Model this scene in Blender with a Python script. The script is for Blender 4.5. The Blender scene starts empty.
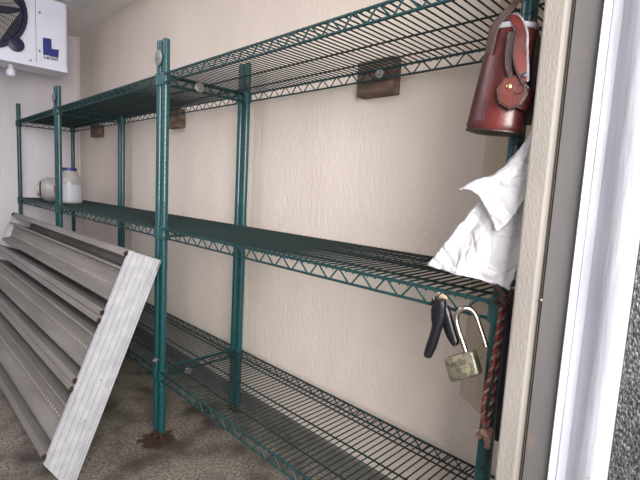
import bpy, bmesh, math, random
from mathutils import Vector, Matrix
random.seed(7)
SC = bpy.context.scene
COL = SC.collection

# ------------------------------------------------------------------ camera
F_PX = 439.47
CAM = Vector((-0.9317, -1.9304, 1.2544))
RT = Vector((0.704825, -0.707407, 0.052896)).normalized()
FW = Vector((0.708077, 0.697050, -0.112904)).normalized()
UP = RT.cross(FW).normalized()
RT = FW.cross(UP).normalized()
cd = bpy.data.cameras.new('camera'); cam = bpy.data.objects.new('camera', cd); COL.objects.link(cam)
cd.sensor_width = 36; cd.lens = F_PX / 640 * 36; cd.clip_start = .02
cam.matrix_world = Matrix(((RT.x, UP.x, -FW.x, CAM.x), (RT.y, UP.y, -FW.y, CAM.y), (RT.z, UP.z, -FW.z, CAM.z), (0, 0, 0, 1)))
SC.camera = cam

# ------------------------------------------------------------------ light
SC.view_settings.view_transform = 'Standard'; SC.view_settings.look = 'None'
SC.view_settings.gamma = 1; SC.view_settings.use_curve_mapping = False
SC.view_settings.exposure = 0.0
w = bpy.data.worlds.new('daylight'); SC.world = w; w.use_nodes = True
w.node_tree.nodes['Background'].inputs[0].default_value = (.84, .90, 1.0, 1)
w.node_tree.nodes['Background'].inputs[1].default_value = 1.0
def area(name, loc, aim, sx, sy, power, color):
    l = bpy.data.lights.new(name, 'AREA'); l.shape = 'RECTANGLE'; l.size = sx; l.size_y = sy; l.energy = power; l.color = color
    o = bpy.data.objects.new(name, l); COL.objects.link(o); o.location = loc
    o.rotation_euler = (Vector(aim) - Vector(loc)).to_track_quat('-Z', 'Y').to_euler()
    return o
area('doorway_daylight', (-1.45, -3.2, 1.75), (.3, 0.2, 1.1), 1.6, 1.5, 172, (1, .96, .94))
area('ceiling_fill', (-1.25, .7, 2.5), (-.8, 1.0, 0), 1.0, 3.2, 60, (.88, .87, 1))  # added soft fill for the interior, apart from the ceiling fixture

# ------------------------------------------------------------------ materials
def nt(name):
    m = bpy.data.materials.new(name); m.use_nodes = True
    return m, m.node_tree, m.node_tree.nodes['Principled BSDF']
def mat(name, c, rough=.5, metal=0, c2=None, nscale=20, bump=0, bscale=200, stretch=(1, 1, 1), lo=.4, hi=.65, coat=0, detail=4):
    m, t, b = nt(name)
    b.inputs['Base Color'].default_value = (*c, 1); b.inputs['Roughness'].default_value = rough; b.inputs['Metallic'].default_value = metal
    b.inputs['Coat Weight'].default_value = coat
    tc = t.nodes.new('ShaderNodeTexCoord'); mp = t.nodes.new('ShaderNodeMapping'); mp.inputs['Scale'].default_value = stretch
    t.links.new(tc.outputs['Object'], mp.inputs[0])
    if c2:
        n = t.nodes.new('ShaderNodeTexNoise'); n.inputs['Scale'].default_value = nscale; n.inputs['Detail'].default_value = detail
        r = t.nodes.new('ShaderNodeValToRGB'); r.color_ramp.elements[0].position = lo; r.color_ramp.elements[1].position = hi
        r.color_ramp.elements[0].color = (*c, 1); r.color_ramp.elements[1].color = (*c2, 1)
        t.links.new(mp.outputs[0], n.inputs['Vector']); t.links.new(n.outputs['Fac'], r.inputs[0]); t.links.new(r.outputs[0], b.inputs['Base Color'])
    if bump:
        n2 = t.nodes.new('ShaderNodeTexNoise'); n2.inputs['Scale'].default_value = bscale; n2.inputs['Detail'].default_value = 3
        bp = t.nodes.new('ShaderNodeBump'); bp.inputs['Strength'].default_value = bump; bp.inputs['Distance'].default_value = .004
        t.links.new(mp.outputs[0], n2.inputs['Vector']); t.links.new(n2.outputs['Fac'], bp.inputs['Height']); t.links.new(bp.outputs[0], b.inputs['Normal'])
    return m
def mix_spots(m, col, scale, lo, hi, seed=0):
    """small spots of dirt or rust with a shape of their own"""
    t = m.node_tree; b = t.nodes['Principled BSDF']
    src = b.inputs['Base Color'].links[0].from_socket if b.inputs['Base Color'].links else None
    tc = t.nodes.new('ShaderNodeTexCoord'); n = t.nodes.new('ShaderNodeTexNoise'); n.noise_dimensions = '4D'; n.inputs['W'].default_value = seed
    n.inputs['Scale'].default_value = scale; n.inputs['Detail'].default_value = 2
    r = t.nodes.new('ShaderNodeMapRange'); r.inputs['From Min'].default_value = lo; r.inputs['From Max'].default_value = hi
    mx = t.nodes.new('ShaderNodeMix'); mx.data_type = 'RGBA'
    if src: t.links.new(src, mx.inputs['A'])
    else: mx.inputs['A'].default_value = b.inputs['Base Color'].default_value
    mx.inputs['B'].default_value = (*col, 1)
    t.links.new(tc.outputs['Object'], n.inputs['Vector']); t.links.new(n.outputs['Fac'], r.inputs[0])
    t.links.new(r.outputs[0], mx.inputs['Factor']); t.links.new(mx.outputs['Result'], b.inputs['Base Color'])
    return m

M = {}
M['wall'] = mat('cream_wall_paint', (.69, .61, .525), .55, c2=(.77, .69, .605), nscale=3, bump=1.0, bscale=70, stretch=(1, 1, .5), lo=.3, hi=.7)
mix_spots(M['wall'], (.40, .30, .20), 45, .74, .80, 3)
M['back_wall'] = mat('pale_wall_paint', (.70, .67, .70), .5, c2=(.78, .75, .78), nscale=4, bump=.7, bscale=40, stretch=(1, 1, .25), lo=.3, hi=.7)
M['ceiling'] = mat('ceiling_paint', (.76, .73, .70), .7, c2=(.84, .81, .79), nscale=3, bump=.2, bscale=40)
M['floor'] = mat('concrete', (.10, .086, .070), .8, c2=(.29, .26, .215), nscale=80, bump=.5, bscale=200, lo=.36, hi=.66, detail=8)
mix_spots(M['floor'], (.055, .045, .036), 5, .46, .66, 5)
def floor_stain(m, x, y, r):
    t = m.node_tree; b = t.nodes['Principled BSDF']; src = b.inputs['Base Color'].links[0].from_socket
    tc = t.nodes.new('ShaderNodeTexCoord'); d = t.nodes.new('ShaderNodeVectorMath'); d.operation = 'DISTANCE'; d.inputs[1].default_value = (x, y, 0)
    n = t.nodes.new('ShaderNodeTexNoise'); n.inputs['Scale'].default_value = 30
    a = t.nodes.new('ShaderNodeMath'); a.operation = 'MULTIPLY_ADD'; a.inputs[1].default_value = -.12
    r_ = t.nodes.new('ShaderNodeMapRange'); r_.inputs['From Min'].default_value = r * .3; r_.inputs['From Max'].default_value = r * .9; r_.inputs['To Min'].default_value = .9; r_.inputs['To Max'].default_value = 0
    mx = t.nodes.new('ShaderNodeMix'); mx.data_type = 'RGBA'; mx.inputs['B'].default_value = (.045, .016, .010, 1)
    t.links.new(tc.outputs['Object'], d.inputs[0]); t.links.new(tc.outputs['Object'], n.inputs['Vector'])
    t.links.new(n.outputs['Fac'], a.inputs[0]); t.links.new(d.outputs['Value'], a.inputs[2]); t.links.new(a.outputs[0], r_.inputs[0])
    t.links.new(r_.outputs[0], mx.inputs['Factor']); t.links.new(src, mx.inputs['A']); t.links.new(mx.outputs['Result'], b.inputs['Base Color'])
floor_stain(M['floor'], -.01, .02, .035)
M['green'] = mat('green_epoxy', (.005, .056, .062), .36, 0, c2=(.007, .072, .078), nscale=60, coat=.3)
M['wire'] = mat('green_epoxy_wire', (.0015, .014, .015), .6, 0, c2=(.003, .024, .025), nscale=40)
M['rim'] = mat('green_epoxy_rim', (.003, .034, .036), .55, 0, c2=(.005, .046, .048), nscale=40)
M['rust'] = mat('rusted_iron', (.02, .010, .008), .85, .1, c2=(.06, .026, .017), nscale=120, bump=.6, bscale=300)
M['zinc'] = mat('zinc_plated', (.34, .34, .32), .45, .6, c2=(.22, .21, .19), nscale=150)
M['alu'] = mat('dull_aluminium', (.205, .19, .172), .6, .12, c2=(.27, .252, .232), nscale=14, stretch=(1, .12, 1), bump=.08, bscale=150)
mix_spots(M['alu'], (.16, .14, .12), 26, .66, .74, 2)
M['alu_end'] = mat('ribbed_aluminium', (.46, .465, .485), .5, .12, c2=(.54, .545, .565), nscale=18, bump=.15, bscale=200)
mix_spots(M['alu_end'], (.26, .24, .22), 30, .68, .74, 9)
M['white'] = mat('white_enamel', (.74, .77, .86), .35, 0, c2=(.70, .73, .82), nscale=5)
M['navy'] = mat('dark_navy_plastic', (.012, .014, .045), .4)
M['blade'] = mat('grey_fan_blade', (.40, .37, .33), .5)
M['blue'] = mat('blue_badge', (.018, .028, .20), .4)
M['black'] = mat('black_plastic', (.007, .007, .010), .32, bump=.15, bscale=300)
M['ink'] = mat('dark_ink', (.03, .03, .05), .5)
M['leather'] = mat('red_brown_leather', (.048, .008, .007), .33, 0, c2=(.095, .015, .012), nscale=22, bump=.12, bscale=160, coat=.12)
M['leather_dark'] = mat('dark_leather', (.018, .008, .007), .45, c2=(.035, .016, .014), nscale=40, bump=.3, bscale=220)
M['edge'] = mat('grey_leather_edge', (.20, .20, .22), .5, c2=(.30, .30, .33), nscale=80)
M['brass'] = mat('brass', (.75, .55, .25), .25, 1)
M['cloth'] = mat('white_cloth', (.62, .62, .64), .9, c2=(.68, .68, .70), nscale=8)
def creases(m, sc, dist):
    t = m.node_tree; b = t.nodes['Principled BSDF']; tc = t.nodes.new('ShaderNodeTexCoord'); n = t.nodes.new('ShaderNodeTexNoise'); n.inputs['Scale'].default_value = 9
    mx = t.nodes.new('ShaderNodeMix'); mx.data_type = 'VECTOR'; mx.inputs['Factor'].default_value = .12
    v = t.nodes.new('ShaderNodeTexVoronoi'); v.feature = 'DISTANCE_TO_EDGE'; v.inputs['Scale'].default_value = sc
    r = t.nodes.new('ShaderNodeMapRange'); r.inputs['From Max'].default_value = .22
    bp = t.nodes.new('ShaderNodeBump'); bp.inputs['Distance'].default_value = dist; bp.inputs['Strength'].default_value = .8
    t.links.new(tc.outputs['Object'], n.inputs['Vector']); t.links.new(tc.outputs['Object'], mx.inputs['A']); t.links.new(n.outputs['Color'], mx.inputs['B'])
    t.links.new(mx.outputs['Result'], v.inputs['Vector']); t.links.new(v.outputs['Distance'], r.inputs[0]); t.links.new(r.outputs[0], bp.inputs['Height']); t.links.new(bp.outputs[0], b.inputs['Normal'])
creases(M['cloth'], 22, .003)
M['steel'] = mat('worn_chrome', (.55, .52, .48), .25, 1, c2=(.45, .36, .30), nscale=120)
M['lock'] = mat('worn_brass_lock_body', (.30, .28, .22), .36, .75, c2=(.16, .155, .12), nscale=70, bump=.4, bscale=250)
mix_spots(M['lock'], (.42, .38, .24), 45, .52, .62, 4)
M['lock_side'] = mat('dark_lock_side', (.10, .085, .06), .45, .7, c2=(.20, .17, .12), nscale=90)
M['rope_red'] = mat('red_rope', (.10, .016, .018), .85, bump=.8, bscale=400, c2=(.24, .06, .05), nscale=90)
M['rope_tan'] = mat('tan_rope', (.28, .19, .14), .9, bump=.8, bscale=400, c2=(.15, .07, .06), nscale=90)
M['rope_dark'] = mat('dark_cord', (.015, .012, .02), .7, bump=.5, bscale=400)
M['wood'] = mat('old_brown_wood', (.095, .062, .045), .8, c2=(.18, .125, .09), nscale=30, stretch=(1, .25, 1), bump=.4, bscale=80)
M['base'] = mat('grey_cove_base', (.13, .118, .108), .6, c2=(.17, .155, .145), nscale=10)
M['board'] = mat('weathered_cream_board', (.50, .43, .31), .7, c2=(.60, .53, .41), nscale=12, stretch=(1, 1, .15), bump=.25, bscale=60)
mix_spots(M['board'], (.25, .18, .1), 16, .68, .74, 6)
M['batten'] = mat('foam_edged_cream_batten', (.20, .182, .162), .65, c2=(.25, .232, .21), nscale=9, stretch=(1, 1, .4), bump=.3, bscale=260, lo=.35, hi=.7)
mix_spots(M['batten'], (.29, .22, .14), 170, .62, .74, 1)
M['grey_metal'] = mat('grey_metal_flashing', (.12, .115, .113), .42, .2, c2=(.155, .15, .148), nscale=6, stretch=(1, 1, .2), bump=.08, bscale=120)
mix_spots(M['grey_metal'], (.36, .17, .12), 9, .63, .78, 8)
M['white_metal'] = mat('white_painted_metal', (.35, .365, .40), .4, .1, c2=(.50, .52, .57), nscale=16, stretch=(1, 1, .12), bump=.6, bscale=55)
mix_spots(M['white_metal'], (.28, .13, .07), 48, .71, .75, 2)
M['stucco_metal'] = mat('stucco_embossed_metal', (.04, .042, .04), .4, .7, bump=1.0, bscale=300, c2=(.17, .175, .172), nscale=380, stretch=(1, 1, .5))
M['plastic'] = mat('milky_plastic', (.44, .425, .40), .3, c2=(.52, .51, .49), nscale=12)
M['plastic'].node_tree.nodes['Principled BSDF'].inputs['Transmission Weight'].default_value = .2
M['label'] = mat('white_label', (.52, .54, .57), .6)
M['red'] = mat('red_print', (.5, .1, .06), .6)
M['lid'] = mat('blue_lid', (.02, .03, .16), .4)
M['orange'] = mat('tan_pad', (.45, .30, .20), .7, c2=(.6, .5, .4), nscale=60)

# ------------------------------------------------------------------ helpers
class MB:
    def __init__(s): s.bm = bmesh.new()
    def box(s, lo, hi, bev=0):
        v = [s.bm.verts.new((x, y, z)) for x in (lo[0], hi[0]) for y in (lo[1], hi[1]) for z in (lo[2], hi[2])]
        fs = [(0, 1, 3, 2), (4, 6, 7, 5), (0, 4, 5, 1), (2, 3, 7, 6), (0, 2, 6, 4), (1, 5, 7, 3)]
        f = [s.bm.faces.new([v[i] for i in q]) for q in fs]
        if bev:
            es = list({e for q in f for e in q.edges})
            bmesh.ops.bevel(s.bm, geom=es, offset=bev, segments=2, affect='EDGES', profile=.5)
        return s
    def rings(s, rings, cap=True, smooth=True, closed=False):
        R = [[s.bm.verts.new(p) for p in r] for r in rings]; n = len(R[0])
        pairs = list(zip(R, R[1:])) + ([(R[-1], R[0])] if closed else [])
        for a, b in pairs:
            for i in range(n):
                f = s.bm.faces.new((a[i], a[(i + 1) % n], b[(i + 1) % n], b[i])); f.smooth = smooth
        if cap and not closed:
            s.bm.faces.new(R[0][::-1]); s.bm.faces.new(R[-1])
        return s
    def tube(s, pts, r, n=8, cap=True, closed=False, flat=1.0, side=None):
        pts = [Vector(p) for p in pts]; k = len(pts); rs = r if isinstance(r, (list, tuple)) else [r] * k
        rg = []; prev = None
        for i, p in enumerate(pts):
            if closed: t = pts[(i + 1) % k] - pts[i - 1]
            else: t = pts[min(i + 1, k - 1)] - pts[max(i - 1, 0)]
            t.normalize()
            if prev is None:
                a = Vector(side) if side else (Vector((0, 0, 1)) if abs(t.z) < .9 else Vector((1, 0, 0)))
            else: a = prev
            u = (a - t * a.dot(t)).normalized(); v = t.cross(u); prev = u
            rg.append([p + (u * math.cos(2 * math.pi * j / n) + v * flat * math.sin(2 * math.pi * j / n)) * rs[i] for j in range(n)])
        return s.rings(rg, cap, True, closed)
    def lathe(s, prof, P0=(0, 0, 0), ax=(0, 0, 1), n=20, ey=1.0, side=None, cap=True):
        """prof: (radius, distance along ax)"""
        P0 = Vector(P0); a = Vector(ax).normalized()
        h = Vector(side) if side else (Vector((1, 0, 0)) if abs(a.x) < .9 else Vector((0, 1, 0)))
        u = (h - a * h.dot(a)).normalized(); v = a.cross(u)
        rg = [[P0 + a * d + (u * math.cos(2 * math.pi * j / n) + v * ey * math.sin(2 * math.pi * j / n)) * max(r, 1e-4) for j in range(n)] for r, d in prof]
        return s.rings(rg, cap, True)
    def prism(s, poly, off, smooth=False):
        """poly: list of 3D points, off: extrusion vector"""
        off = Vector(off)
        return s.rings([[Vector(p) for p in poly], [Vector(p) + off for p in poly]], True, smooth)
    def build(s, name, m, parent=None, bev=0, sharp=35):
        bmesh.ops.recalc_face_normals(s.bm, faces=s.bm.faces)
        me = bpy.data.meshes.new(name); s.bm.to_mesh(me); s.bm.free()
        if any(p.use_smooth for p in me.polygons) and sharp < 170: me.set_sharp_from_angle(angle=math.radians(sharp))
        o = bpy.data.objects.new(name, me); COL.objects.link(o)
        me.materials.append(m)
        if parent is not None:
            o.parent = parent; o.matrix_parent_inverse = wm(parent).inverted()
        if bev:
            b = o.modifiers.new('bevel', 'BEVEL'); b.width = bev; b.segments = 2; b.limit_method = 'ANGLE'
        return o
def wm(o):
    m = Matrix.LocRotScale(o.location, o.rotation_euler, o.scale)
    return wm(o.parent) @ o.matrix_parent_inverse @ m if o.parent else m
def tag(o, label=None, cat=None, group=None, kind=None):
    for k, v in (('label', label), ('category', cat), ('group', group), ('kind', kind)):
        if v: o[k] = v
    return o
def thing(name, loc, label, cat, group=None):
    o = bpy.data.objects.new(name, None); COL.objects.link(o); o.location = loc; o.empty_display_size = .05
    return tag(o, label, cat, group)
def struct(name, mb, m, bev=0, label=None): return tag(mb.build(name, m, bev=bev), label, kind='structure')
def at(u, v, ax, val):
    """the point of a plane (axis ax = val) that was measured at photo position u, v"""
    d = FW + RT * ((u - 320) / F_PX) - UP * ((v - 240) / F_PX)
    return CAM + d * ((val - CAM[ax]) / d[ax])
def smooth_path(pts, n=6):
    P = [Vector(p) for p in pts]; out = []
    for i in range(len(P) - 1):
        a, b, c, d = P[max(i - 1, 0)], P[i], P[i + 1], P[min(i + 2, len(P) - 1)]
        for k in range(n):
            t = k / n
            out.append(.5 * ((2 * b) + (c - a) * t + (2 * a - 5 * b + 4 * c - d) * t * t + (3 * b - a - 3 * c + d) * t ** 3))
    out.append(P[-1]); return out

# ------------------------------------------------------------------ room
WX, YB, ZC = .52, 2.918, 2.592
XL = -1.95
struct('floor', MB().box((XL - .1, -3.0, -.1), (WX + .1, YB + .1, 0)), M['floor'])
struct('ceiling', MB().box((XL, -1.64, ZC), (WX, YB, ZC + .08)), M['ceiling'])
struct('wall_right', MB().box((WX, -1.64, 0), (WX + .1, YB, ZC + .08)), M['wall'])
struct('wall_back', MB().box((XL - .1, YB, 0), (WX + .1, YB + .1, ZC + .08)), M['back_wall'])
struct('wall_left', MB().box((XL - .1, -1.64, 0), (XL, YB, ZC + .08)), M['back_wall'])
wf = MB().box((-.09, -1.99, 0), (WX + .1, -1.64, ZC + .08))
wf.box((XL - .1, -1.99, 0), (-1.6, -1.64, ZC + .08)); wf.box((-1.6, -1.99, 2.25), (-.09, -1.64, ZC + .08))
struct('wall_front', wf, M['wall'])
# ceiling seam strip between panels
struct('trim_1', MB().box((.262, -1.6, ZC - .006), (.285, YB, ZC)), M['ceiling'])
# cove sealant in the back corner
struct('trim_2', MB().tube([(WX - .004, YB - .004, 0), (WX - .004, YB - .004, ZC)], .012, 8), M['wall'])
# weathered board standing in the corner of the right wall
bd = MB()
c0 = at(497, 60, 0, WX - .02); c1 = at(459, 394, 0, WX - .02)
yT = c0.y; yB_ = c1.y
bd.prism([(WX, yT, ZC), (WX, yB_, c1.z), (WX, yB_ - .17, c1.z - .09), (WX, yT - .17, ZC)], (-.02, 0, 0))
struct('trim_3', bd, M['board'], .002)
# cove at the foot of the right wall
struct('baseboard_right', MB().prism([(WX, -1.62, 0), (WX - .014, -1.62, 0), (WX - .012, -1.62, .075), (WX, -1.62, .085)], (0, 4.5, 0)), M['base'])
# doorway reveal: cream batten, grey flashing, white rolled edge, stucco skin
X0 = -.12
struct('trim_4', MB().box((X0, -1.6700, 0), (X0 + .05, -1.633, 2.25)), M['batten'], .004)
def reveal(name, prof, m, sm=True):
    b = MB(); back = [(-.085, prof[-1][1]), (-.085, prof[0][1])]
    b.prism([(x, y, 0) for x, y in prof + back], (0, 0, 2.25), False)
    return struct(name, b, m, .0012)
reveal('trim_5', [(-.090, -1.6705), (-.090, -1.676), (-.106, -1.678), (-.1095, -1.7215)], M['grey_metal'])
prof = [(-.109, -1.722), (-.118, -1.7225), (-.119, -1.7240), (-.1175, -1.7260), (-.107, -1.7275), (-.105, -1.732), (-.1075, -1.734), (-.1065, -1.745)]
for k in range(13):
    a = k / 12; prof.append((-.1065 - .027 * math.sin(math.pi * min(a * .62 + .0, 1)) , -1.747 - .053 * a))
prof += [(-.126, -1.803), (-.120, -1.808)]
b = MB(); b.prism([(x, y, 0) for x, y in prof + [(-.085, -1.808), (-.085, -1.722)]], (0, 0, 2.25), True)
struct('trim_6', b, M['white_metal'])
struct('trim_7', MB().box((-.112, -1.99, 0), (-.086, -1.809, 2.25)), M['stucco_metal'])
# screws of the flashing
for (u, v) in ((547, 300), (538, 340)):
    p = at(u - 6 if v == 300 else u, v, 0, -.109)
    if v == 300:
        sc = MB().lathe([(.0028, 0), (.0028, .001), (.0016, .002)], p, (-1, 0, 0), 10).build('screw', M['zinc'])
        tag(sc, 'tiny bright screw in the grey metal strip of the doorway', 'screw')

# ------------------------------------------------------------------ shelving
DEP = .44; H1, H2, H3, HP = .3532, 1.0366, 1.7267, 1.879
TR = .037; RP = .0165; PITCH = .0254
def post_mesh(mb, x, y):
    pr = [(RP * .7, .04), (RP, .045)]; z = .07
    while z < HP - .02:
        pr += [(RP, z - .0012), (RP - .0011, z - .0004), (RP - .0011, z + .0004), (RP, z + .0012)]; z += .0254
    pr += [(RP, HP - .003), (RP - .003, HP)]
    mb.lathe(pr, (x, y, 0), (0, 0, 1), 16)
def truss(a, b, out, mb, h):
    """two rails and the snaking wire between them"""
    a = Vector(a); b = Vector(b); L = (b - a).length; d = (b - a) / L
    mb.tube([a + d * .0, b], .0048, 6); mb.tube([a - Vector((0, 0, TR)), b - Vector((0, 0, TR))], .0040, 6)
    n = max(2, round((L - .05) / .0815)); st = (L - .05) / n; pts = []
    for k in range(n):
        s0 = .025 + k * st
        pts += [a + d * s0 - Vector((0, 0, .002)), a + d * (s0 + .008) - Vector((0, 0, .002)),
                a + d * (s0 + st * .5 - .004) - Vector((0, 0, TR - .001)), a + d * (s0 + st * .5 + .006) - Vector((0, 0, TR - .001))]
    pts.append(a + d * (L - .025) - Vector((0, 0, .002)))
    mb.tube([p + Vector(out) * .002 for p in pts], .0026, 6)
def shelving(ya, yb, label):
    root = thing('shelving_unit', (DEP / 2, (ya + yb) / 2, 0), label, 'shelving unit', 'green wire shelving units along the right wall')
    corners = [(0, ya), (0, yb), (DEP, ya), (DEP, yb)]
    for x, y in corners:
        mb = MB(); post_mesh(mb, x, y); po = mb.build('post', M['green'], root)
        MB().lathe([(.009, .012), (.009, .04), (.013, .045)], (x, y, 0), n=12).lathe([(.024, .0), (.025, .006), (.018, .012), (.010, .016)], (x, y, 0), n=12).build('foot', M['rust'], po)
    for h in (H1, H2, H3):
        mb = MB(); n = int((yb - ya + .012) / PITCH); y0 = (ya + yb) / 2 - n * PITCH / 2
        for k in range(n + 1):
            y = y0 + k * PITCH
            mb.tube([(-.016, y, h - .007), (-.013, y, h + .0035), (-.006, y, h + .0045), (DEP + .006, y, h + .0045), (DEP + .013, y, h + .0035), (DEP + .016, y, h - .007)], .0025, 5)
        for x in (.070, .22, .368):
            mb.tube([(x, ya - .015, h), (x, yb + .015, h)], .0034, 6)
        sh = mb.build('shelf', M['wire'], root)
        for xx, o in ((-.013, -1), (DEP + .013, 1)):
            t = MB(); truss((xx, ya + .012, h), (xx, yb - .012, h), (o, 0, 0), t, h); t.build('rim_truss', M['rim'], sh)
        for yy, o in ((ya, -1), (yb, 1)):
            t = MB(); truss((.012, yy + o * .017, h), (DEP - .012, yy + o * .017, h), (0, o, 0), t, h); t.build('rim_truss', M['rim'], sh)
        for x, y in corners:
            MB().lathe([(RP + .0015, -.046), (RP + .0075, -.044), (RP + .0062, .006), (RP + .0012, .010)], (x, y, h), n=18).build('collar', M['green'], sh)
    return root
E_ = .0535; L3, L2, L1 = 1.5629, 1.5732, 1.177
Y1 = E_ + L2; Y2 = Y1 + E_; Y3 = Y2 + L1
shelving(-L3, 0, 'green wire shelving unit nearest the doorway, with cloth and padlock on its corner')
shelving(E_, Y1, 'middle green wire shelving unit, behind the leaning metal panel')
shelving(Y2, Y3, 'farthest green wire shelving unit, in the back corner with the plastic jug')

# joining washers and bolts
def washer(p, ax, r, label, grp=None, nut=True):
    root = thing('joining_bolt', p, label, 'bolt', grp)
    p = Vector(p); a = Vector(ax)
    MB().lathe([(r * .35, 0), (r, .001), (r, .004), (r * .9, .0055), (r * .35, .006)], p, a, 24).build('washer', M['zinc'], root)
    MB().lathe([(.0075, .006), (.0075, .012), (.004, .0145)], p, a, 6).lathe([(.004, -.045), (.004, .006)], p, a, 8).build('bolt_head', M['zinc'], root)
washer((-RP - .004, .027, 1.797), (-1, 0, 0), .034, 'large round metal washer clamping the two near posts above the top shelf')
washer((-RP - .004, Y1 + .027, 1.797), (-1, 0, 0), .034, 'large round metal washer clamping the far pair of posts above the top shelf')
washer((.148, -.030, 1.697), (0, -1, 0), .023, 'round washer bolted to the end of the top shelf by the paired posts')
washer((.118, -.030, .331), (0, -1, 0), .020, 'round washer bolted to the end of the bottom shelf by the paired posts')
washer((-RP - .004, .027, .405), (-1, 0, 0), .014, 'small bolt between the paired posts just above the bottom shelf')

# wooden blocks behind the top shelf
def block(y, z, hy, hz, label):
    o = MB().box((DEP + .026, y - hy, z - hz), (WX, y + hy, z + hz), .002).build('wooden_block', M['wood']); tag(o, label, 'wooden block', 'wooden blocks spacing the top shelf from the wall')
block(-.805, 1.705, .088, .068, 'brown wooden block behind the top shelf of the near unit, with a bolt')
block(.875, 1.672, .085, .060, 'brown wooden block behind the top shelf, just right of the paired front posts')
block(2.345, 1.672, .095, .052, 'small brown wooden block behind the top shelf of the far unit')
washer((DEP + .016, -.84, 1.712), (-1, 0, 0), .019, 'round washer bolting the back shelf rim to the wooden block')

# ------------------------------------------------------------------ leaning metal panel
TLx, TLz = -.1765, .958
SD = Vector((-.369, 0, -.929)).normalized(); ND = Vector((.929, 0, -.369)).normalized()   # down the face / into its depth
TH = .152; PY0, PY1 = -.058, 2.2
def PP(s, d, y): return Vector((TLx, y, TLz)) + SD * s + ND * d
panel = thing('leaning_metal_panel', (-.42, 1.08, 0), 'large dull aluminium ribbed panel leaning against the green shelving', 'metal panel')
SB = .902; SBm = 1.013
# three pressed troughs
def trough(s0, s1):
    W = s1 - s0; f = lambda a: s0 + a * W
    pr = [(0.004, .045), (.004, 0), (.095, 0), (.096, .140), (.262, .140), (.264, .002), (.290, .002), (.294, .040), (.62, .048), (.715, .004), (.750, .004), (.752, .140), (.899, .140), (.900, 0), (.996, 0), (.996, .045)]
    mb = MB(); y0, y1 = PY0 + .012, PY1 - .012
    va = [mb.bm.verts.new(PP(f(a), d, y0)) for a, d in pr]; vb = [mb.bm.verts.new(PP(f(a), d, y1)) for a, d in pr]
    for i in range(len(pr) - 1): mb.bm.faces.new((va[i], va[i + 1], vb[i + 1], vb[i]))
    o = mb.build('trough', M['alu'], panel, sharp=20)
    so = o.modifiers.new('thick', 'SOLIDIFY'); so.thickness = .002; so.offset = 0
    # rows of pressed dimples
    dm = MB()
    for a, d in ((.345, .041), (.570, .046), (.20, .140)):
        y = y0 + .04
        while y < y1 - .03:
            dm.lathe([(.010, 0), (.007, .005), (.001, .006)], PP(f(a), d - .0005, y), -ND, 6); y += .034
    tag(dm.build('dimple_row', M['alu'], o), kind='stuff')
    for a in (.055, .945):
        for y in (PY0 + .022, PY1 - .03):
            MB().lathe([(.013, -.001), (.013, .003), (.008, .0035), (.0075, .010), (.004, .011)], PP(f(a), 0, y), -ND, 8).build('rusty_bolt', M['rust'], o)
    return o
trough(.004, .300); trough(.302, .588); trough(.590, .897)
# end channels: ribbed profile extruded down the lean
def channel(y, out, name='end_channel'):
    mb = MB()
    ribs = [0, .012, .016, .028, .05, .08, .107, .118, .126, .132, .157]
    prof = [(0, 0)]
    for c, w_ in ((.008, .002), (.017, .002), (.043, .0022), (.069, .0022), (.094, .0022), (.118, .0022), (.128, .0022), (.140, .0022)):
        prof += [(c - w_ * 1.5, 0), (c - w_ * 1.4, -.0015), (c - w_ * .9, -.0015), (c - w_ * .8, .005), (c + w_ * .5, .005), (c + w_, 0)]
    prof += [(.150, 0), (TH - .002, -.002), (TH, -.006), (TH, -.03), (TH - .003, -.03), (TH - .003, -.008), (.003, -.008), (.003, -.020), (0, -.020)]
    def sEnd(d):        # slanted cut at the foot
        return min(SB + d * .77, (TLz - .0005 - .369 * d) / .929)
    top = [PP(0 if d < .148 else (d - .148) * .6, d, y + out * q) for d, q in prof]
    bot = [PP(sEnd(d), d, y + out * q) for d, q in prof]
    for v in bot:
        if v.z < .001: v.z = .001
    mb.rings([top, bot], True, False)
    return mb.build(name, M['alu_end'], panel)
channel(PY0, -1); channel(PY1, 1)
# back rail that joins the channels
MB().prism([PP(.0, TH - .004, PY0), PP(.05, TH - .004, PY0), PP(.05, TH - .008, PY0), PP(0, TH - .008, PY0)], (0, PY1 - PY0, 0)).build('top_rail', M['alu'], panel)
sk = MB(); sk.prism([PP(0, 0, PY0), PP(0, TH, PY0), PP(.003, TH, PY0), PP(.003, 0, PY0)], (0, PY1 - PY0, 0)); sk.build('top_skin', M['alu'], panel)
for s in (.30, .589): MB().prism([PP(s, .02, PY0 + .012), PP(s, TH - .01, PY0 + .012), PP(s + .002, TH - .01, PY0 + .012), PP(s + .002, .02, PY0 + .012)], (0, PY1 - PY0 - .024, 0)).build('divider', M['alu'], panel)

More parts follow.
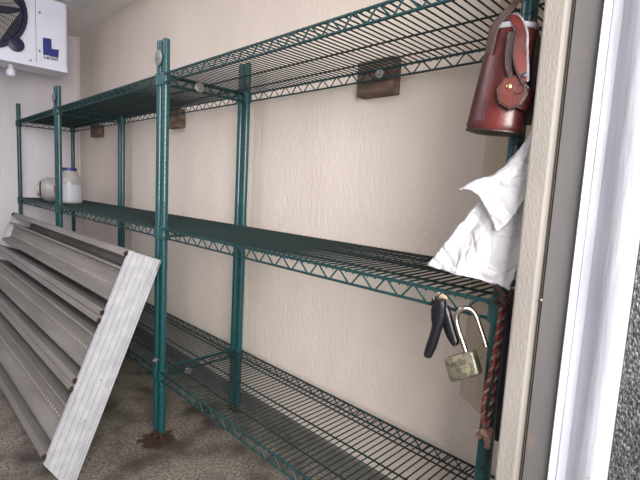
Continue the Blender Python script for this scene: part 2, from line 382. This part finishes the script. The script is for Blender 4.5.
# ------------------------------------------------------------------ cooler unit under the ceiling
AY = 2.02; AYB = 2.42
A = lambda u, v, y=AY: at(u, v, 1, y)
zb = A(65.6, 72.8).z; xr = A(68.3, 40).x; zt = ZC - .022; xl = xr - 1.9
ac = thing('wall_cooler', ((xl + xr) / 2, 2.2, zb), 'white cold-room fan unit hanging under the ceiling at top left', 'cooling unit')
b = MB(); r = .03; pl = []
for cx, cy, a0 in ((xr - r, AY + r, -90), (xr - r, AYB - r, 0), (xl + r, AYB - r, 90), (xl + r, AY + r, 180)):
    for k in range(6): a = math.radians(a0 + k * 18); pl.append((cx + r * math.cos(a), cy + r * math.sin(a), zb + .03))
b.prism(pl, (0, 0, zt - zb - .03), True); b.build('housing', M['white'], ac)
b = MB(); tr = [(x + (.004 if x > (xl + xr) / 2 else -.004), y + (-.004 if y < 2.2 else .004)) for x, y, z in pl]; b.rings([[Vector((x, y, zb + (.0 if y < 2.2 else .030))) for x, y in tr], [Vector((x, y, zb + .034)) for x, y in tr]], True, True); b.build('drip_tray', M['white'], ac, .003)
for xx in (xr - .15, xl + .15): MB().box((xx - .02, AY + .1, zt), (xx + .02, AYB - .1, ZC)).build('hanger', M['zinc'], ac)
xs = A(36, 40).x
MB().box((xs - .0012, AY - .0012, zb + .034), (xs + .0012, AY + .002, zt)).build('panel_seam', M['ink'], ac)
for (u, v) in ((39.5, 12.5), (39.5, 51), (30.5, 60.5)):
    p = A(u, v); MB().lathe([(.009, 0), (.009, .004), (.005, .006)], (p.x, AY, p.z), (0, -1, 0), 12).build('screw', M['zinc'], ac)
p = A(55.5, 28.5); MB().lathe([(.013, 0), (.013, .003), (.008, .004)], (p.x, AY, p.z), (0, -1, 0), 16).build('hole_plug', M['white'], ac)
p = at(11, 75, 1, AY + .12); MB().lathe([(.018, 0), (.018, .035), (.030, .037), (.030, .075), (.020, .085)], (p.x, AY + .12, zb + .002), (0, 0, -1), 12).build('drain_fitting', M['white'], ac)
# fan
fr = .29; pc = A(27.5, 18); fx = pc.x - fr; fz = A(0, 50).z + fr - .012
fan = MB()
N = 40; rg = []
for k in range(N):
    a = 2 * math.pi * k / N; ca, sa = math.cos(a), math.sin(a)
    rg.append([Vector((fx + ca * q, AY - d, fz + sa * q)) for q, d in ((fr, 0), (fr, .012), (fr - .028, .016), (fr - .034, .004), (fr - .034, -.02), (fr - .0, -.02))])
fan.rings(rg, False, True, True)
for sx in (-1, 1):
    for sz in (-1, 1):
        c = Vector((fx + sx * .74 * fr, 0, fz + sz * .74 * fr))
        fan.lathe([(.052, 0), (.052, .012), (.045, .015)], (c.x, AY, c.z), (0, -1, 0), 16)
shroud = fan.build('fan_shroud', M['navy'], ac)
MB().lathe([(fr - .034, 0), (fr - .034, .002)], (fx, AY - .003, fz), (0, 1, 0), 32).build('fan_opening', M['ink'], ac)
bl = MB()
for k in range(5):
    a0 = 2 * math.pi * k / 5 + .5; R0 = []; R1 = []
    for j in range(7):
        q = .03 + (fr - .075) * j / 6
        wid = .30 + .28 * j / 6
        for lst, sg in ((R0, -1), (R1, 1)):
            a = a0 + sg * wid + .25 * j / 6; lst.append(Vector((fx + q * math.cos(a), AY - .009 + sg * .004, fz + q * math.sin(a))))
    v0 = [bl.bm.verts.new(p) for p in R0]; v1 = [bl.bm.verts.new(p) for p in R1]
    for j in range(6): bl.bm.faces.new((v0[j], v0[j + 1], v1[j + 1], v1[j])).smooth = True
bl.lathe([(.034, 0), (.034, .008), (.02, .012)], (fx, AY - .006, fz), (0, -1, 0), 20)
bo = bl.build('fan_blades', M['blade'], ac)
g = MB()
for q in [fr - .036 - .0125 * i for i in range(18)]:
    if q > .02:
        g.tube([(fx + q * math.cos(t), AY - .022 - .012 * (1 - q / fr), fz + q * math.sin(t)) for t in [2 * math.pi * i / 36 for i in range(36)]], .0016, 4, closed=True)
for i in range(30):
    t = 2 * math.pi * i / 30
    g.tube([(fx + .02 * math.cos(t), AY - .036, fz + .02 * math.sin(t)), (fx + (fr - .02) * math.cos(t + .3), AY - .020, fz + (fr - .02) * math.sin(t + .3))], .0018, 4)
g.build('fan_guard', M['navy'], ac)
# badge: blue block L over the small outlined word
def poly(name, pts, m, th, y):
    return MB().prism([(A(u, v).x, y, A(u, v).z) for u, v in pts], (0, -th, 0)).build(name, m, ac)
Ls = [(43.2, 38.2), (50.8, 39.4), (51.2, 49.2), (58.4, 50.4), (57.9, 57.2), (43.6, 54.0)]
poly('badge_outline', [(42.8, 37.6), (51.3, 38.9), (51.7, 48.8), (58.9, 49.9), (58.4, 57.8), (43.1, 54.6)], M['ink'], .0015, AY)
poly('badge_letter', Ls, M['blue'], .0025, AY)
poly('badge_plate_edge', [(44.3, 54.4), (57.5, 57.4), (57.1, 61.0), (44.2, 58.2)], M['ink'], .003, AY)
poly('badge_plate', [(44.7, 54.9), (57.1, 57.8), (56.7, 60.5), (44.6, 57.8)], M['white'], .004, AY)
def text(body, m, size, loc, xdir, up, parent, name='lettering', ext=.0004, bold=.0):
    cu = bpy.data.curves.new(name, 'FONT'); cu.body = body; cu.size = size; cu.extrude = ext; cu.offset = bold
    cu.align_x = 'CENTER'; cu.align_y = 'CENTER'
    tmp = bpy.data.objects.new('tmp', cu); COL.objects.link(tmp); bpy.context.view_layer.update()
    me = bpy.data.meshes.new_from_object(tmp.evaluated_get(bpy.context.evaluated_depsgraph_get())); bpy.data.objects.remove(tmp)
    X = Vector(xdir).normalized(); Z = X.cross(Vector(up)).normalized(); Y = Z.cross(X)
    me.transform(Matrix(((X.x, Y.x, Z.x, loc[0]), (X.y, Y.y, Z.y, loc[1]), (X.z, Y.z, Z.z, loc[2]), (0, 0, 0, 1))))
    me.materials.clear(); me.materials.append(m)
    o = bpy.data.objects.new(name, me); COL.objects.link(o); o.parent = parent; o.matrix_parent_inverse = wm(parent).inverted(); return o
tc_ = A(50.8, 57.75)
text('Larkin', M['ink'], .038, (tc_.x, AY - .0046, tc_.z), (1, 0, -.0), (0, 0, 1), ac, bold=.0006)

# ceiling light in front of the cooler
cl = thing('ceiling_light', (.19, 1.55, ZC), 'white box light on the ceiling in front of the cooling unit', 'ceiling light')
MB().box((.115, 1.2, ZC - .05), (.255, 1.85, ZC), .006).build('light_body', M['white'], cl)
MB().box((.13, 1.22, ZC - .062), (.24, 1.83, ZC - .05), .004).build('diffuser', M['label'], cl)

# ------------------------------------------------------------------ jug and bottle on the far middle shelf
ZS = H2 + .0066
j = thing('plastic_jug', (.150, 1.95, ZS), 'translucent plastic jug with white label and blue lid standing on the middle shelf', 'jug')
JC = (.150, 1.95, ZS)
MB().lathe([(.080, 0), (.092, .008), (.094, .03), (.094, .16), (.090, .185), (.075, .215), (.056, .24), (.052, .25), (.052, .262)], JC, n=28).build('body', M['plastic'], j)
MB().lathe([(.0952, .02), (.0952, .15)], JC, n=28, cap=False).build('wrap_label', M['label'], j)
MB().lathe([(.058, .257), (.058, .276), (.054, .280)], JC, n=28).build('lid', M['lid'], j)
bo = thing('plastic_bottle', (.07, 2.17, ZS), 'cloudy plastic bottle lying on its side left of the jug', 'bottle')
ax = Vector((-.70, .25, 0)).normalized(); P = Vector((.165, 2.15, ZS + .098))
MB().lathe([(.080, 0), (.095, .010), (.098, .03), (.098, .11), (.090, .135), (.068, .155), (.055, .165), (.055, .172)], P, ax, 26).build('body', M['plastic'], bo)
MB().lathe([(.060, .166), (.060, .178), (.052, .184)], P, ax, 20).build('cap', M['board'], bo)
MB().lathe([(.071, .150), (.073, .155), (.066, .162)], P, ax, 20).build('neck_ring', M['ink'], bo)
MB().box((.075, 2.070, ZS + .075), (.105, 2.085, ZS + .135), .001).build('red_print', M['red'], bo)

# ------------------------------------------------------------------ leather holster
HX = -.066
hol = thing('leather_holster', at(512, 60, 0, HX), 'red-brown leather holster hanging by a strap beside the cream batten', 'holster')
Hp = lambda u, v, x=HX: at(u, v, 0, x)
P0 = Hp(514, 27); P1 = Hp(492.5, 135); ax = (P1 - P0); Lh = ax.length; ax.normalize()
r0, r1 = .043, .057
side = Vector((0, 1, 0))
pr = [(r0 - .004, .012), (r0, 0)] + [(r0 + (r1 - r0) * t, Lh * t) for t in (.15, .3, .45, .6, .75, .88)] + [(r1, Lh * .93), (r1 - .004, Lh * .965)]
MB().lathe(pr, P0, ax, 36, side=side, ey=.68).build('sheath', M['leather'], hol)
MB().lathe([(r1 - .005, Lh * .955), (r1 - .001, Lh * .962), (r1 - .001, Lh * .978), (r1 - .02, Lh * 1.0), (.005, Lh * 1.01)], P0, ax, 36, side=side, ey=.68).build('end_cap', M['leather_dark'], hol)
MB().lathe([(r0 - .005, .004), (r0 + .002, -.001), (r0 + .002, .007), (r0, .009)], P0, ax, 36, side=side, ey=.68).build('mouth_binding', M['edge'], hol)
def band(pts, wv, th, name, m, parent, nrm=None, x=None):
    """a leather strap: pts centre line (3D), wv list of half widths; the width lies across the line in the plane facing -x"""
    P = smooth_path(pts, 6); k = len(P); mb = MB(); rg = []
    for i, p in enumerate(P):
        t = (P[min(i + 1, k - 1)] - P[max(i - 1, 0)]).normalized(); n = Vector(nrm or (-1, 0, 0)); n = (n - t * n.dot(t)).normalized(); s_ = t.cross(n)
        q = i / (k - 1) * (len(wv) - 1); a = int(min(q, len(wv) - 2)); ww = wv[a] + (wv[a + 1] - wv[a]) * (q - a)
        rg.append([p + s_ * ww + n * th, p + s_ * ww - n * th, p - s_ * ww - n * th, p - s_ * ww + n * th])
    mb.rings(rg, True, False); return mb.build(name, m, parent, .0008)
# hanging strap: from the sheath mouth up to the shelf corner above the frame
sp = [Hp(489, 54, -.100), Hp(490.5, 44, -.102), Hp(494, 29, -.100), Hp(502, 17, -.095), Hp(511, 8, -.085), Hp(519, -3, -.070), Hp(530, -26, -.045), Hp(536, -60, -.03)]
band(sp, [.004, .0075, .008, .0065, .0065, .0065, .0065, .0065], .0016, 'hanging_strap', M['leather_dark'], hol, nrm=(-1, -.25, 0))
# tongue that arches over the mouth and comes down to the rivet
tp = [Hp(503, 44, -.040), Hp(503, 30, -.065), Hp(508, 19, -.085), Hp(516, 20, -.096), Hp(521, 34, -.103), Hp(520, 50, -.106), Hp(521, 64, -.108), Hp(525, 82, -.108)]
band(tp, [.008, .008, .007, .007, .008, .0095, .011, .0095, .003], .0020, 'closing_tongue', M['leather'], hol, nrm=(-1, -.35, .15))
tp2 = [p + Vector((.003, 0, 0)) for p in tp]
band(tp2, [.0105, .0105, .0095, .0095, .0105, .012, .0135, .012, .0055], .0016, 'tongue_edge', M['edge'], hol, nrm=(-1, -.35, .15))
p = Hp(524.5, 75, -.1115); MB().lathe([(.0045, 0), (.0045, .002), (.002, .0032)], p, (-1, -.35, .1), 14).build('tongue_rivet', M['ink'], hol)
band([Hp(502, 30, -.040), Hp(504, 22, -.040), Hp(511, 18, -.042), Hp(518, 24, -.042)], [.006, .009, .009, .006], .002, 'shaded_mouth_lip', M['leather_dark'], hol)  # back lip of the mouth, the opening's inner shade put into its colour
band([Hp(511, 32, -.100), Hp(509, 50, -.103), Hp(508.5, 66, -.104), Hp(511, 80, -.105)], [.006, .007, .006, .003], .002, 'crease_shade_strip', M['leather_dark'], hol, nrm=(-1, -.3, 0))  # dark band drawing the shaded crease between sheath and tongue
# dark band painting in the shading along the sheath's right edge
fl = [Hp(531, 20, -.06), Hp(534, 50, -.06), Hp(530, 90, -.055), Hp(524, 125, -.05)]
band(fl, [.010, .012, .014, .012], .003, 'edge_shade_band', M['leather_dark'], hol, nrm=(-1, -.2, 0))
# eight-sided patch with a brass stud
pcx = Hp(512, 92, -.106); n = Vector((-1, -.30, .05)).normalized(); e1 = Vector((0, 1, 0)); e1 = (e1 - n * e1.dot(n)).normalized(); e2 = n.cross(e1)
def oct_(rx, rz, th, off, nm, m):
    c = math.cos(.26); mb = MB()
    pts = []
    for k in range(8):
        a = math.radians(22.5 + 45 * k); x_, z_ = math.cos(a) * rx, math.sin(a) * rz
        xx = x_ * c - z_ * math.sin(.26); zz = x_ * math.sin(.26) + z_ * c
        pts.append(pcx + n * off + e1 * xx + e2 * zz)
    mb.prism(pts, n * th); return mb.build(nm, m, hol, .0012)
oct_(.028, .032, .005, -.005, 'patch_edge', M['leather_dark']); oct_(.025, .029, .0065, -.005, 'snap_patch', M['leather'])
band([Hp(512, 92, -.098), Hp(522, 97, -.092), Hp(531, 102, -.078)], [.022, .021, .018], .002, 'closing_strap', M['leather'], hol, nrm=(-1, -.5, 0))
q = pcx + e1 * .006 + e2 * (-.010 if e2.z < 0 else .010) + n * .0015; MB().lathe([(.0050, 0), (.0050, .0015), (.003, .003), (.001, .0035)], q, n, 18).build('brass_stud', M['brass'], hol)
q2 = pcx - e1 * .011 + n * .0015 + e2 * (-.004 if e2.z < 0 else .004)
rg = MB(); rg.tube([q2 + (e1 * math.cos(t) + e2 * math.sin(t)) * .008 for t in [i * math.pi / 9 for i in range(18)]], .0012, 6, closed=True); rg.build('stamped_ring', M['leather_dark'], hol)
st = MB()
for k in range(26):
    t = .08 + .80 * k / 25
    c_ = P0 + ax * (Lh * t); rr = r0 + (r1 - r0) * t
    st.lathe([(.0011, 0), (.0006, .001)], c_ + Vector((-1, 0, 0)) * rr * .68 * .995 + Vector((0, 1, 0)) * .012, (-1, 0, 0), 5)
st.build('stitching', M['leather_dark'], hol)

# ------------------------------------------------------------------ white cloth
def sheet(left, right, bottom_bow, name, x0, nr, ncl, folds, parent, xtop=None):
    """rows from the gathered top to the hem; left / right outlines sampled evenly"""
    mb = MB(); rows = []
    def samp(L, t):
        q = t * (len(L) - 1); i = min(int(q), len(L) - 2); f = q - i
        P_ = smooth_path([(a[0], a[1], 0) for a in L], 8); g = t * (len(P_) - 1); gi = min(int(g), len(P_) - 2); gf = g - gi
        r_ = P_[gi].lerp(P_[gi + 1], gf); return r_.x, r_.y
    for i in range(nr + 1):
        t = i / nr; (ua, va), (ub, vb) = samp(left, t), samp(right, t); row = []
        for k in range(ncl + 1):
            s_ = k / ncl; u_ = ua + (ub - ua) * s_; v_ = va + (vb - va) * s_ + bottom_bow(s_) * t
            x = x0 + (xtop or 0) * (1 - t) + sum(am * math.sin(fr_ * s_ * 6.283 + ph + tw * t) * (.25 + .75 * t) for am, fr_, ph, tw in folds)
            row.append(mb.bm.verts.new(at(u_, v_, 0, x)))
        rows.append(row)
    for i in range(nr):
        for k in range(ncl):
            f = mb.bm.faces.new((rows[i][k], rows[i][k + 1], rows[i + 1][k + 1], rows[i + 1][k])); f.smooth = True
    o = mb.build(name, M['cloth'], parent, sharp=180)
    so = o.modifiers.new('thick', 'SOLIDIFY'); so.thickness = .0012
    tx = bpy.data.textures.new('crumple', 'CLOUDS'); tx.noise_scale = .03; tx.noise_depth = 3
    dm = o.modifiers.new('crumple', 'DISPLACE'); dm.texture = tx; dm.strength = .013; dm.mid_level = .5; dm.texture_coords = 'LOCAL'
    return o
cl_ = thing('hanging_cloth', at(500, 240, 0, -.06), 'crumpled white cloth hanging below the holster over the middle shelf corner', 'cloth')
sheet([(531, 134), (505, 166), (484, 196), (459, 226), (427, 265)], [(538, 136), (537, 180), (533, 220), (521, 256), (509, 290)],
      lambda s_: 1.0 * math.sin(s_ * 7), 'cloth_sheet', -.050, 40, 44, [(.010, 1.1, .4, 1.6), (.003, 2.7, 1, -3.5)], cl_)
sheet([(532, 130), (513, 158), (494, 174), (474, 180), (458, 190)], [(538, 134), (534, 165), (528, 192), (515, 214), (497, 231)],
      lambda s_: -15 * math.sin(s_ * 3.14) * (s_ < 1), 'folded_corner', -.082, 30, 30, [(.008, 1.0, 1.4, 1.5), (.002, 3, 0, 3)], cl_, xtop=.0)

# ------------------------------------------------------------------ spring clamp on the rim
CX = -.026
cp = thing('spring_clamp', at(440, 300, 0, CX), 'black plastic spring clamp gripping the front rim of the middle shelf', 'clamp')
def slab(pts, ws, th, nm, m, par, x):
    P = smooth_path([at(u, v, 0, x) for u, v in pts], 5); k = len(P); mb = MB(); rg = []
    for i, p in enumerate(P):
        t = (P[min(i + 1, k - 1)] - P[max(i - 1, 0)]).normalized(); n = Vector((-1, 0, 0)); n = (n - t * n.dot(t)).normalized(); s_ = t.cross(n)
        q = i / (k - 1) * (len(ws) - 1); a = int(min(q, len(ws) - 2)); ww = ws[a] + (ws[a + 1] - ws[a]) * (q - a)
        rg.append([p + s_ * ww * math.cos(g_) * 1.0 + n * th * math.sin(g_) for g_ in [2 * math.pi * j_ / 12 for j_ in range(12)]])
    mb.rings(rg, True, True); return mb.build(nm, m, par)
h1_ = slab([(441, 300), (439, 308), (438, 318), (437, 327), (433, 341), (427.5, 356)], [.012, .017, .019, .018, .015, .012, .012, .012, .009], .011, 'handle', M['black'], cp, CX - .006)
slab([(445, 306), (447, 318), (450, 330), (455, 342), (457, 345)], [.009, .013, .015, .014, .010, .004], .009, 'handle', M['black'], cp, CX + .006)
slab([(436, 306), (433.5, 297)], [.006, .0045], .006, 'jaw', M['black'], cp, CX - .002)
slab([(443, 308), (444, 299)], [.006, .0045], .006, 'jaw', M['black'], cp, CX - .002)
MB().lathe([(.008, -.010), (.008, .012), (.004, .014)], at(440, 316, 0, CX), (-1, 0, 0), 14).build('spring_pin', M['ink'], cp)
slab([(439, 294), (443, 296), (447.5, 299)], [.008, .009, .006], .005, 'jaw_pad', M['orange'], cp, CX + .014)

# ------------------------------------------------------------------ open padlock
PX_ = -.030
pk = thing('padlock', at(460, 366, 0, PX_), 'open worn steel padlock hooked by its shackle on the middle shelf rim', 'padlock')
cor = [(443.5, 358.5), (472, 350.5), (479, 375.5), (450, 382.5)]
C3 = [at(u, v, 0, PX_ - .010) for u, v in cor]; cen = sum(C3, Vector()) / 4
ex = ((C3[1] - C3[0]) + (C3[2] - C3[3])).normalized(); ez = ((C3[0] - C3[3]) + (C3[1] - C3[2])).normalized(); nn = ex.cross(ez)
if nn.x > 0: nn = -nn
hw = ((C3[1] - C3[0]).length + (C3[2] - C3[3]).length) / 4; hh = ((C3[0] - C3[3]).length + (C3[1] - C3[2]).length) / 4
def rrect(w_, h_, r_, off):
    out = []
    for cx, cy, a0 in ((w_ - r_, h_ - r_, 0), (-w_ + r_, h_ - r_, 90), (-w_ + r_, -h_ + r_, 180), (w_ - r_, -h_ + r_, 270)):
        for k in range(5):
            a = math.radians(a0 + k * 22.5); out.append(cen + ex * (cx + r_ * math.cos(a)) + ez * (cy + r_ * math.sin(a)) + nn * off)
    return out
b = MB(); b.rings([rrect(hw - .003, hh - .003, .006, .002), rrect(hw - .001, hh - .001, .007, .000), rrect(hw, hh, .007, -.002), rrect(hw, hh, .007, -.020), rrect(hw - .002, hh - .002, .006, -.022)], True, True)
body = b.build('lock_body', M['lock'], pk, sharp=50)
b = MB()
for row, (w1, w2) in enumerate(((-.45, .35), (-.30, .45), (-.5, .5))):
    z_ = .010 - row * .0075
    k = w1
    while k < w2:
        b.box((0, 0, 0), (.0001, .0001, .0001)) if False else b.prism([cen + ex * (hw * k) + ez * z_ + nn * .002, cen + ex * (hw * k + .003) + ez * z_ + nn * .002, cen + ex * (hw * k + .003) + ez * (z_ + .0018) + nn * .002, cen + ex * (hw * k) + ez * (z_ + .0018) + nn * .002], nn * .0007)
        k += .18
b.build('worn_stamping', M['lock_side'], body)
sh = [at(u, v, 0, x) for u, v, x in ((467.5, 356, PX_ - .001), (463, 343, PX_ - .002), (458.5, 330, PX_ - .003), (456.3, 320, PX_ - .003), (458, 312.5, PX_ - .002), (463.5, 308.5, PX_ + .001), (470, 309, PX_ + .008), (475.5, 315, PX_ + .012), (479.5, 326, PX_ + .014), (483.5, 338, PX_ + .015), (486, 346.5, PX_ + .015))]
MB().tube(smooth_path(sh, 6), .0060, 12).build('shackle', M['steel'], pk)

# ------------------------------------------------------------------ ropes at the corner post
def rope(path, name, label, cat, mats, r=.0045, rr=.0042, turns=60, sub=12, parent=None):
    P = smooth_path(path, sub); k = len(P); L = [0]
    for i in range(1, k): L.append(L[-1] + (P[i] - P[i - 1]).length)
    root = parent
    for s_, m in enumerate(mats):
        pts = []
        for i, p in enumerate(P):
            t = (P[min(i + 1, k - 1)] - P[max(i - 1, 0)]).normalized(); u = Vector((-1, 0, 0)); u = (u - t * u.dot(t)).normalized(); v = t.cross(u)
            a = L[i] * turns * 2 * math.pi + s_ * 2 * math.pi / len(mats)
            pts.append(p + (u * math.cos(a) + v * math.sin(a)) * rr)
        MB().tube(pts, r, 7).build('strand', m, root)
RXp = -.040
rp = thing('braided_rope', at(495, 370, 0, RXp), 'red and tan braided rope loop hanging down the corner post', 'rope')
rope([at(u, v, 0, RXp) for u, v in ((503, 300), (500, 318), (497, 338), (494, 356), (490, 376), (485, 396), (483, 412), (484, 430))], 'r', '', '', [M['rope_red'], M['rope_tan'], M['rope_red']], .0027, .0024, 38, 44, rp)
rope([at(u, v, 0, RXp + .004) for u, v in ((506, 302), (503, 320), (500, 340), (498, 358), (496, 378), (493, 396), (490, 412), (487, 430))], 'r', '', '', [M['rope_red'], M['rope_dark'], M['rope_tan']], .0024, .0021, 38, 44, rp)
kn = MB()
kn.tube(smooth_path([at(479, 436, 0, RXp - .006), at(483, 432, 0, RXp - .014), at(488, 434, 0, RXp - .010), at(492, 432, 0, RXp), at(487, 429, 0, RXp + .008), at(482, 434, 0, RXp)], 5), .0075, 8)
kn.tube(smooth_path([at(487, 432, 0, RXp - .01), at(488, 440, 0, RXp - .008), at(487, 447, 0, RXp - .006)], 5), [.009] * 6 + [.007] * 5, 8)
kn.tube(smooth_path([at(484, 434, 0, RXp - .01), at(479, 432, 0, RXp - .012), at(477, 428, 0, RXp - .012)], 5), .004, 8)
kn.build('knot', M['rope_tan'], rp)
MB().tube(smooth_path([at(487, 446, 0, RXp), at(488, 455, 0, RXp - .002), at(486, 463, 0, RXp - .002), at(481, 469, 0, RXp)], 6), .0026, 8).build('loose_end', M['rope_dark'], rp)
hk = thing('rusty_hook', at(505, 295, 0, -.045), 'rusty brown hook wired to the corner post under the cloth', 'hook')
h = MB()
h.tube(smooth_path([at(496, 286, 0, -.045), at(502, 294, 0, -.055), at(506, 303, 0, -.058), at(511, 298, 0, -.05), at(514, 290, 0, -.04)], 6), [.006] * 8 + [.009] * 8 + [.007] * 9, 8)
h.tube(smooth_path([at(496, 303, 0, -.04), at(503, 296, 0, -.055), at(512, 300, 0, -.045)], 6), .006, 8)
h.build('hook_body', M['rust'], hk)
cb = thing('black_cord_bundle', at(507, 370, 0, -.02), 'black cords hanging between the corner post and the batten', 'cord')
for k, du in enumerate((0, 3, 5.5)):
    MB().tube(smooth_path([at(509 + du, 296, 0, -.02), at(507 + du, 330, 0, -.018 + .004 * k), at(504 + du, 370, 0, -.02), at(500 + du, 405, 0, -.022), at(497 + du, 440 - 6 * k, 0, -.022)], 8), .0055, 8).build('cord', M['rope_dark'], cb)
